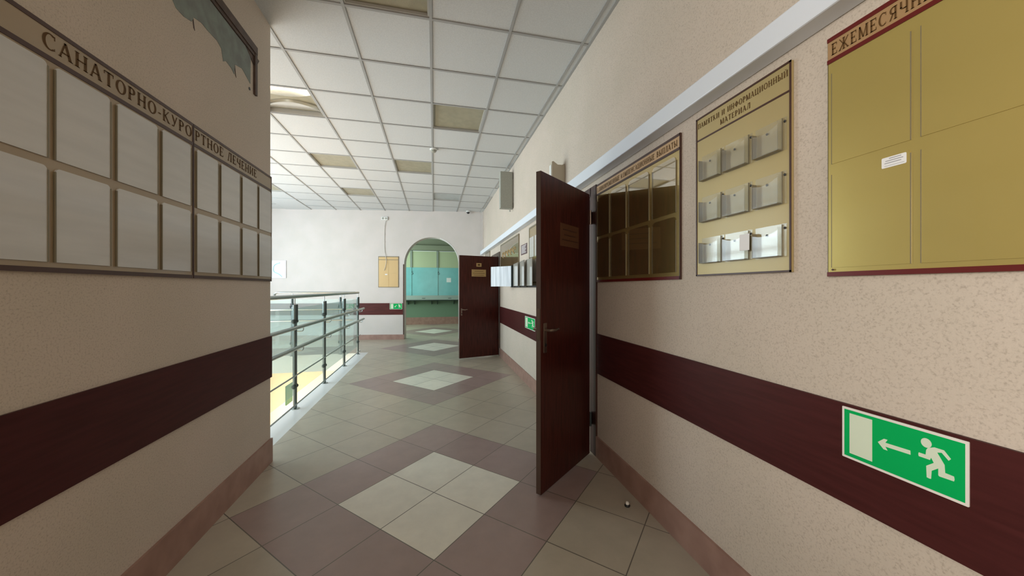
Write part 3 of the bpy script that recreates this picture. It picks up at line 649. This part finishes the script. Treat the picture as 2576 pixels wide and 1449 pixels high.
# boards farther along the right wall
def plain_board(ya, yb, z0, z1, label, header=True, m1='brownboard', extra=None):
    c = (ya+yb)/2
    t = thing('wall_board', (XR, c, 0), 0, label, 'wall board'); h = abs(yb-ya)/2
    m = MB(); boxb(m, Rb, -h, h, z0, z1, 0, 0.012); m.build('panel', m1, t)
    m = MB(); boxb(m, Rb, -h, -h+0.02, z0, z1, 0.012, 0.015); boxb(m, Rb, h-0.02, h, z0, z1, 0.012, 0.015); boxb(m, Rb, -h+0.02, h-0.02, z1-0.02, z1, 0.012, 0.015); boxb(m, Rb, -h+0.02, h-0.02, z0, z0+0.02, 0.012, 0.015); m.each('edging', 'pocket_side', t)
    return t
t = plain_board(5.05, 6.50, 1.36, 2.135, 'large bronze board with relief scrolls above the flip display, right wall')
m = MB()
for k in range(5):
    a = -0.45+k*0.22; m.tube([Rb(a+0.07*math.cos(q*PI/6), 1.92+0.05*math.sin(q*PI/6), 0.014) for q in range(10)], 0.008, 6)
m.build('scroll_relief', 'brass', t, smooth=True)
t = plain_board(4.47, 3.72, 1.36, 2.12, 'gold pocket board half hidden behind the near door leaf', m1='goldm')
for k in range(3):
    for (v0, v1) in ((1.40, 1.68), (1.72, 1.98)):
        p = MB(); p.prism(rounded(-0.34+k*0.235, -0.14+k*0.235, v0, v1, 0.012), (0.012, 0.016), Rb); p.build('pocket', 'paper', t)
plain_board(8.52, 7.82, 1.36, 2.165, 'bronze board peeking above the far door leaf near the corridor end')
t = thing('text_plaque', (XR, 4.775, 1.87), 0, 'small plum plaque with white text lines left of the near door leaf', 'plaque')
m = MB(); boxb(m, Rb, -0.165, 0.165, -0.073, 0.070, 0, 0.006); m.build('plate', 'plum', t)
m = MB()
for k in range(7): boxb(m, Rb, -0.13, 0.13-0.03*(k % 3), 0.048-k*0.0165, 0.054-k*0.0165, 0.006, 0.0068)
m.build('text_lines', 'sheet', t)

# ------------------------------------------------------------------ exit signs
RUN = [(.175,.091),(.188,.091),(.189,.104),(.192,.110),(.204,.117),(.221,.117),(.233,.101),(.229,.095),(.217,.109),(.209,.106),(.222,.081),(.223,.062),(.238,.061),(.239,.054),(.238,.049),(.213,.048),(.211,.050),(.211,.067),(.199,.055),(.198,.034),(.195,.033),(.190,.034),(.189,.063),(.203,.077),(.198,.088),(.196,.081),(.175,.081),(.174,.086)]
HEAD = [(.189+.0102*math.cos(k*PI/8), .1215+.012*math.sin(k*PI/8)) for k in range(16)]
ARROW = [(.089,.081),(.103,.096),(.111,.096),(.106,.086),(.1585,.088),(.159,.077),(.106,.075),(.111,.066),(.102,.066)]
def exit_sign(name, B, loc, rz, W, Hh_, label, arrow_rot=0, mirror=False):
    t = thing(name, loc, rz, label, 'exit sign'); sx, sz = W/.262, Hh_/.155
    def P(pts):
        q = [((u if not mirror else .262-u)*sx-W/2, v*sz-Hh_/2) for u, v in pts]
        return q[::-1] if mirror else q
    m = MB(); m.prism(rounded(-W/2, W/2, -Hh_/2, Hh_/2, 0.002), (0, 0.003), B); m.build('plate', 'signrim', t)
    m = MB(); m.prism([(-W/2+.006*sx, -Hh_/2+.007*sz), (W/2-.006*sx, -Hh_/2+.007*sz), (W/2-.006*sx, Hh_/2-.007*sz), (-W/2+.006*sx, Hh_/2-.007*sz)], (0.003, 0.0035), B); m.build('green_field', 'green', t)
    m = MB(); m.prism(P([(.020,.018),(.076,.018),(.076,.139),(.020,.139)]), (0.0035, 0.004), B); m.build('door_symbol', 'signwhite', t)
    ar = ARROW
    if arrow_rot:
        c, s_ = math.cos(arrow_rot), math.sin(arrow_rot); ar = [(.125+(u-.125)*c-(v-.081)*s_, .081+(u-.125)*s_+(v-.081)*c) for u, v in ARROW]
    m = MB(); m.prism(P(ar), (0.0035, 0.004), B); m.build('arrow_symbol', 'signwhite', t)
    m = MB(); m.prism(P(RUN), (0.0035, 0.004), B); m.prism(P(HEAD), (0.0035, 0.004), B); m.build('running_figure', 'signwhite', t)
    return t
exit_sign('exit_sign', Rb, (XR-0.010, 0.697, 0.8775), 0, 0.262, 0.155, 'large green exit sign with running figure on the red band, lower right')
exit_sign('exit_sign', Rb, (XR-0.010, 4.435, 0.852), 0, 0.49, 0.160, 'green exit sign on the right wall band, half behind the near door leaf')
def Fb(u, v, w): return (u, -w, v)
def fpos(lx, z, out=0.0):
    v = Matrix.Rotation(WRZ, 3, 'Z') @ Vector((lx, -out, 0)); return (W1.x+v.x, W1.y+v.y, z)
exit_sign('exit_sign', Fb, fpos(-2.222, 0.851, 0.010), WRZ, 0.315, 0.152, 'green exit sign on the far wall band beside the arch', arrow_rot=0.9)

# ------------------------------------------------------------------ things on the far wall
t = thing('notice_board', fpos(-2.411, 0, 0.0015), WRZ, 'small gold board on the far wall left of the arch', 'notice board')
m = MB(); boxb(m, Fb, -0.254, 0.254, 1.335, 2.130, 0, 0.012); m.build('panel', 'brass', t)
m = MB(); boxb(m, Fb, -0.254, 0.254, 2.112, 2.130, 0.012, 0.014); boxb(m, Fb, -0.254, 0.254, 2.035, 2.048, 0.012, 0.014); boxb(m, Fb, -0.254, 0.254, 1.335, 1.350, 0.012, 0.014); boxb(m, Fb, -0.254, -0.242, 1.335, 2.13, 0.012, 0.014); boxb(m, Fb, 0.242, 0.254, 1.335, 2.13, 0.012, 0.014)
m.each('edging', 'pocket_side', t)
m = MB(); boxb(m, Fb, -0.004, 0.004, 1.36, 2.03, 0.012, 0.016); boxb(m, Fb, -0.235, 0.235, 1.69, 1.697, 0.012, 0.016); m.each('pocket_strip', 'brass', t)
m = MB(); boxb(m, Fb, -0.085, -0.025, 1.655, 1.680, 0.016, 0.017); o = m.build('sticker', 'sheet'); o.location = fpos(-2.411, 0, 0.0018); o.rotation_euler = (0, 0, WRZ); tag(o, 'tiny white sticker on the small gold board beside the arch', 'sticker')
t = thing('wall_socket', fpos(-2.506, 3.098), WRZ, 'white double socket near the ceiling on the far wall', 'socket')
m = MB(); boxb(m, Fb, -0.080, 0.080, -0.042, 0.042, 0, 0.035); m.build('body', 'white', t, bevel=0.006)
for s in (-1, 1):
    m = MB(); m.lathe([(0.026, 0), (0.026, 0.004), (0.020, 0.005)], (s*0.038, -0.035, 0), (0, -1, 0), 16); oo = m.build('outlet', 'speaker', t)
m = MB(); pts = [(0.055, -0.02, -0.04), (0.02, -0.02, -0.09), (0.0, -0.012, -0.25), (-0.004, -0.008, -0.6), (0.004, -0.012, -0.85), (0.03, -0.03, -0.97), (0.045, -0.035, -1.08), (0.028, -0.04, -1.22), (-0.01, -0.03, -1.33)]
def smooth_path(P, n=6):
    P = [Vector(p) for p in P]; out = []
    for i in range(len(P)-1):
        a, b, c, d = P[max(i-1, 0)], P[i], P[i+1], P[min(i+2, len(P)-1)]
        for k in range(n):
            t_ = k/n; out.append(0.5*((2*b)+(c-a)*t_+(2*a-5*b+4*c-d)*t_**2+(3*b-a-3*c+d)*t_**3))
    return out+[P[-1]]
m.tube(smooth_path(pts), 0.006, 6); o = m.build('cable', 'cable', smooth=True); o.location = fpos(-2.506, 3.098); o.rotation_euler = (0, 0, WRZ); tag(o, 'loose cable hanging from the high socket over the small gold board', 'cable')
m = MB()
for k in range(3): boxb(m, Fb, -0.016, 0.010, -0.20-0.2*k, -0.19-0.2*k, 0.0, 0.022)
m.each('cable_clip', 'cable', o)
t = thing('wall_poster', fpos(-5.22, 1.79), WRZ, 'pale blue framed poster on the far wall at the left wall edge', 'poster')
m = MB(); boxb(m, Fb, -0.30, 0.29, -0.215, 0.215, 0, 0.012); m.build('print', 'poster', t)
m = MB(); boxb(m, Fb, 0.285, 0.300, -0.22, 0.22, 0, 0.02); boxb(m, Fb, -0.30, 0.285, 0.205, 0.22, 0, 0.02); boxb(m, Fb, -0.30, 0.285, -0.22, -0.205, 0, 0.02); boxb(m, Fb, -0.315, -0.30, -0.22, 0.22, 0, 0.02); m.each('frame', 'duct', t)
m = MB(); m.tube(smooth_path([Fb(0.15, 0.16, 0.014), Fb(0.02, 0.10, 0.014), Fb(0.0, -0.05, 0.014), Fb(0.12, -0.12, 0.014), Fb(0.20, -0.19, 0.014)]), 0.012, 6); m.build('swirl', 'poster_swirl', t)
# dome camera at the ceiling
t = thing('dome_camera', (0.86, 8.99, HC), 0, 'small black dome camera under the ceiling by the far wall', 'security camera')
m = MB(); m.lathe([(0.055, -0.006), (0.055, -0.03), (0.045, -0.036)], (0, 0, 0), (0, 0, 1), 20); m.build('mount', 'white', t, smooth=True)
m = MB(); m.lathe([(0.043, -0.036)]+[(0.043*math.cos(a*PI/12), -0.036-0.043*math.sin(a*PI/12)) for a in range(1, 7)], (0, 0, 0), (0, 0, 1), 20); m.build('dome', 'black', t, smooth=True)
t = thing('smoke_detector', (-0.006, 5.09, HC), 0, 'white round smoke detector on the ceiling grid', 'smoke detector')
m = MB(); m.lathe([(0.052, -0.006), (0.052, -0.018), (0.048, -0.024)], (0, 0, 0)); m.build('base', 'white', t, smooth=True)
m = MB(); m.lathe([(0.038, -0.024), (0.040, -0.034), (0.034, -0.048), (0.018, -0.054)], (0, 0, 0)); m.build('sensor_head', 'speaker', t, smooth=True)

# ------------------------------------------------------------------ boxes high on the right wall
t = thing('wall_speaker', (XR, 5.50, 2.60), 0, 'tall grey box speaker high on the right wall under the ceiling', 'speaker')
MB().box(-0.215, -0.012, -0.05, 0.06, 0, 0.585).build('cabinet', 'speaker', t, bevel=0.004)
MB().box(-0.205, -0.030, -0.053, -0.05, 0.012, 0.573).build('front_grille', 'speaker', t)
MB().box(-0.012, 0, -0.03, 0.04, 0.10, 0.48).build('bracket', 'lampbox', t)
m = MB(); m.lathe([(0.004, 0.0), (0.004, -0.018), (0.012, -0.024), (0.012, -0.040), (0.006, -0.046)], (-0.05, 0, 0)); m.build('knob', 'lampbox', t, smooth=True)
t = thing('signal_box', (XR, 3.24, 2.29), 0, 'small cream signal box on the right wall above the near door leaf', 'signal box')
m = MB(); m.prism([(-0.135, 0), (0, 0), (0, 0.245), (-0.03, 0.232), (-0.075, 0.232), (-0.118, 0.262), (-0.135, 0.255)], (-0.04, 0.03), lambda u, v, w: (u, w, v)); m.build('housing', 'creambox', t, bevel=0.003)
MB().box(-0.140, -0.135, -0.03, 0.02, 0.02, 0.23).build('lens', 'white', t)

# ------------------------------------------------------------------ flip display on the right wall
t = thing('flip_display', (XR, 5.0, 1.34), 0, 'wall mounted flip display of plastic sleeves, one shining white', 'flip display')
MB().box(-0.03, 0, -0.95, 0.36, -0.012, 0.012).build('wall_rail', 'black', t)
MB().box(-0.020, 0, 0.28, 0.33, 0.012, 0.36).build('bracket', 'steel', t)
def panel(nm, p0, p1, z0, z1, m):
    p0, p1 = Vector(p0), Vector(p1); d = (p1-p0).normalized(); n = Vector((-d.y, d.x))*0.004
    b = MB(); q = [p0-n, p1-n, p1+n, p0+n]; b.add([(v.x, v.y, z0) for v in q]+[(v.x, v.y, z1) for v in q], [(0,3,2,1),(4,5,6,7),(0,1,5,4),(1,2,6,5),(2,3,7,6),(3,0,4,7)])
    return b.build(nm, m, t)
pa = panel('sleeve', (-0.060, 0.30), (-0.335, 0.640), 0.005, 0.325, 'glosspaper'); pa['label'] = 'shining white sleeve swung out'
e = MB(); e.box(-0.075, -0.045, 0.27, 0.33, -0.01, 0.33); e.build('sleeve_binding', 'steel_dark', t)
panel('sleeve', (-0.050, 0.22), (-0.088, -0.21), 0.010, 0.345, 'sleeve')
panel('sleeve', (-0.050, -0.14), (-0.092, -0.58), 0.010, 0.350, 'sleeve')
panel('sleeve', (-0.048, -0.52), (-0.080, -0.92), 0.010, 0.352, 'sleeve')
for y in (0.22, -0.14, -0.52): MB().box(-0.058, -0.030, y-0.008, y+0.008, -0.012, 0.35).build('sleeve_binding', 'steel', t)

# ------------------------------------------------------------------ railings round the stair opening
PX = -1.485
def post(mbp, p, z0=0.0):
    x, y = p; mbp.tube([(x, y, z0), (x, y, 1.135)], 0.0215, 14)
def railing_run(t, pts, z0, along, brackets, side):
    """pts: post positions (local); along: unit vector of the run"""
    for i, p in enumerate(pts):
        m = MB(); post(m, p, z0); po = m.build('post', 'steel_post', t, smooth=True)
        m = MB(); a = Vector((p[0], p[1], 0))+Vector((*side, 0))*0.020; m.tube([(a.x, a.y, 0.955), (a.x, a.y, 1.14)], 0.011, 10); m.build('post_insert', 'steel_dark', po, smooth=True)
        m = MB(); m.tube([(p[0], p[1], 1.135), (p[0], p[1], 1.215)], 0.006, 8); m.build('stem', 'steel', po, smooth=True)
        m = MB(); m.lathe([(0.045, 0), (0.045, 0.006), (0.026, 0.012)], (p[0], p[1], z0)); m.build('base_plate', 'steel', po, smooth=True)
        for z in (0.955, 0.245):
            m = MB()
            for s in (-1, 1):
                c = Vector((p[0], p[1], z))+Vector((*along, 0))*s*0.018; m.lathe([(0.024, 0), (0.024, 0.020), (0.018, 0.024)], c, (along[0]*s, along[1]*s, 0), 12)
            m.each('glass_clamp', 'steel_dark', po, smooth=True)
        if brackets:
            for z in (0.90, 0.69):
                m = MB(); q = Vector((p[0], p[1], 0)); sd = Vector((*side, 0))
                m.tube(smooth_path([q+sd*0.018+Vector((0, 0, z-0.052)), q+sd*0.05+Vector((0, 0, z-0.055)), q+sd*0.075+Vector((0, 0, z-0.050)), q+sd*0.084+Vector((0, 0, z-0.034)), q+sd*0.085+Vector((0, 0, z-0.018))], 4), 0.006, 8)
                m.build('handrail_bracket', 'steel', po, smooth=True)
Y0R, Y1R = 3.16, 7.445
t = thing('stair_railing', (0, 0, 0), 0, 'stainless railing with glass panels and twin handrails along the corridor side of the opening', 'railing')
t.location = (PX, 5.3, 0)
loc = lambda x, y: (x-PX, y-5.3)
posts = [loc(PX, y) for y in (3.16, 4.231, 5.275, 6.357, 7.445)]
railing_run(t, posts, 0.0, (0, 1), True, (1, 0))
def rail(nm, x, ya, yb, z, r, m='steel'):
    a, b = loc(x, ya), loc(x, yb); mm = MB(); mm.tube([(a[0], a[1], z), (b[0], b[1], z)], r, 14); return mm.build(nm, m, t, smooth=True)
rail('top_rail', PX, 3.0, 7.50, 1.226, 0.0215)
rail('handrail', PX+0.085, 3.0, 7.60, 0.905, 0.0195); rail('handrail', PX+0.085, 3.0, 7.60, 0.692, 0.0195)
r1 = rail('lower_rail', PX+0.030, 3.0, 7.49, 0.375, 0.008); r2 = rail('lower_rail', PX+0.030, 3.0, 7.49, 0.060, 0.008)
for rr, z in ((r1, 0.375), (r2, 0.060)):
    a = loc(PX+0.030, 7.50); m = MB(); m.lathe([(0.004, -0.014), (0.014, -0.006), (0.014, 0.006), (0.004, 0.014)], (a[0], a[1], z), (0, 1, 0), 12); m.build('end_cap', 'white', rr, smooth=True)
for i in range(4):
    ya, yb = (3.16, 4.231, 5.275, 6.357, 7.445)[i:i+2]; a, b = loc(PX, ya+0.035), loc(PX, yb-0.035)
    MB().box(a[0]-0.004, a[0]+0.004, a[1], b[1], 0.16, 1.10).build('glass_panel', 'glass', t)
# far side of the opening
t = thing('stair_railing', (-2.6, 7.50, 0), 0, 'stainless railing with glass panels crossing the far side of the opening', 'railing')
fp = [(-3.68+2.6, 0), (-2.675+2.6, 0), (-1.815+2.6, 0)]
railing_run(t, fp, 0.0, (1, 0), False, (0, -1))
m = MB(); m.tube(smooth_path([(-0.42, 0.10, 1.17), (-0.40, 0.06, 1.20), (-0.36, 0.02, 1.226), (-0.25, 0.0, 1.230), (0.3, 0, 1.230), (1.06, 0, 1.230)]), 0.019, 12); m.build('top_rail', 'steel', t, smooth=True)
for z in (0.905, 0.692):
    m = MB(); m.tube([(-2.2, -0.06, z), (1.02, -0.06, z)], 0.018, 12); m.build('handrail', 'steel', t, smooth=True)
for a, b in ((fp[0][0], fp[1][0]), (fp[1][0], fp[2][0]), (fp[2][0], 1.06)):
    MB().box(a+0.035, b-0.035, -0.004, 0.004, 0.16, 1.10).build('glass_panel', 'glass', t)
# green panel in the hall below
t = thing('hanging_sign', (-2.2, 6.045, -0.18), 0, 'green panel seen in the hall below the opening', 'sign')
MB().box(-0.008, 0.008, -0.13, 0.13, -0.29, 0.0).build('board', 'greendull', t)
MB().box(-0.010, 0.010, -0.135, 0.135, -0.30, -0.29).build('edge_strip', 'white', t)

# ------------------------------------------------------------------ service room beyond the arch
t = thing('service_counter', (0, 12.998, 0), 0, 'long teal service counter with numbered windows seen through the arch', 'service counter')
MB().box(-2.9, 2.9, -0.03, 0, 1.05, 2.06).build('glass_screen', 'teal', t)
MB().box(-2.9, 2.9, -0.02, 0, 2.06, 2.66).build('upper_panel', 'palegreen', t)
MB().box(-2.9, 2.9, -0.035, -0.02, 2.645, 2.665).build('top_strip', 'sheet', t)
MB().box(-2.9, 2.9, -0.30, 0, 0.90, 0.94).build('ledge', 'counter', t, bevel=0.004)
MB().box(-2.9, 2.9, -0.10, 0, 0.94, 1.05).build('sill', 'counter', t)
MB().box(-2.9, 2.9, -0.29, -0.27, 0.872, 0.90).build('ledge_edge', 'dark', t)
for x in (-1.72, -0.80, 0.122, 1.04):
    MB().box(x-0.035, x+0.035, -0.05, -0.02, 2.06, 2.67).build('mullion', 'mullion', t)
    MB().box(x-0.018, x+0.018, -0.045, -0.03, 1.05, 2.06).build('mullion', 'teal', t)
for x in (-0.90, -0.68, -0.08, 0.12, 0.72, 0.94, -1.6, 1.5):
    m = MB(); m.prism([(0, 0), (0, 0.15), (-0.26, 0.15)], (-0.014, 0.014), lambda u, v, w: (w+x, u, v+0.725)); m.build('ledge_bracket', 'dark', t)
for x in (-0.36, 0.56):
    m = MB(); m.lathe([(0.06, 0.0), (0.062, 0.012), (0.04, 0.016)], (x, -0.18, 0.94)); m.build('cash_tray', 'black', t, smooth=True)
for ch, x in (('5', -0.76), ('6', 0.17)):
    lettering('number', ch, lambda u, v, w: (u, -w, v), x-0.04, x+0.04, 1.80, 0.13, t, m='black', w=(0.03, 0.0315))
o = MB().box(0.45, 0.61, -0.034, -0.031, 1.53, 1.69).build('paper_notice', 'sheet'); o.location = (0, 13.0, 0); tag(o, 'white paper notice stuck on the teal counter screen', 'notice')
for x in (-0.55, 0.62):
    t = thing('strip_lamp', (x, 11.9, 3.10), 0, 'dark strip lamp on the service room ceiling, %s in the arch' % ('left' if x < 0 else 'right'), 'ceiling lamp')
    MB().box(-0.3, 0.3, -0.10, 0.10, -0.045, 0).build('housing', 'lampbox', t); MB().box(-0.28, 0.28, -0.08, 0.08, -0.05, -0.045).build('diffuser', 'mullion', t)

# ------------------------------------------------------------------ small thing on the floor
t = thing('door_stop', (1.142, 1.90, 0), 0.4, 'small grey door stop lying on the floor by the right skirting', 'door stop')
m = MB(); m.lathe([(0.016, 0), (0.017, 0.006), (0.012, 0.012)], (0, 0, 0)); m.build('base', 'black', t, smooth=True)
m = MB(); m.lathe([(0.010, 0.012), (0.011, 0.018), (0.008, 0.026), (0.003, 0.028)], (0, 0, 0)); m.build('cap', 'signrim', t, smooth=True)
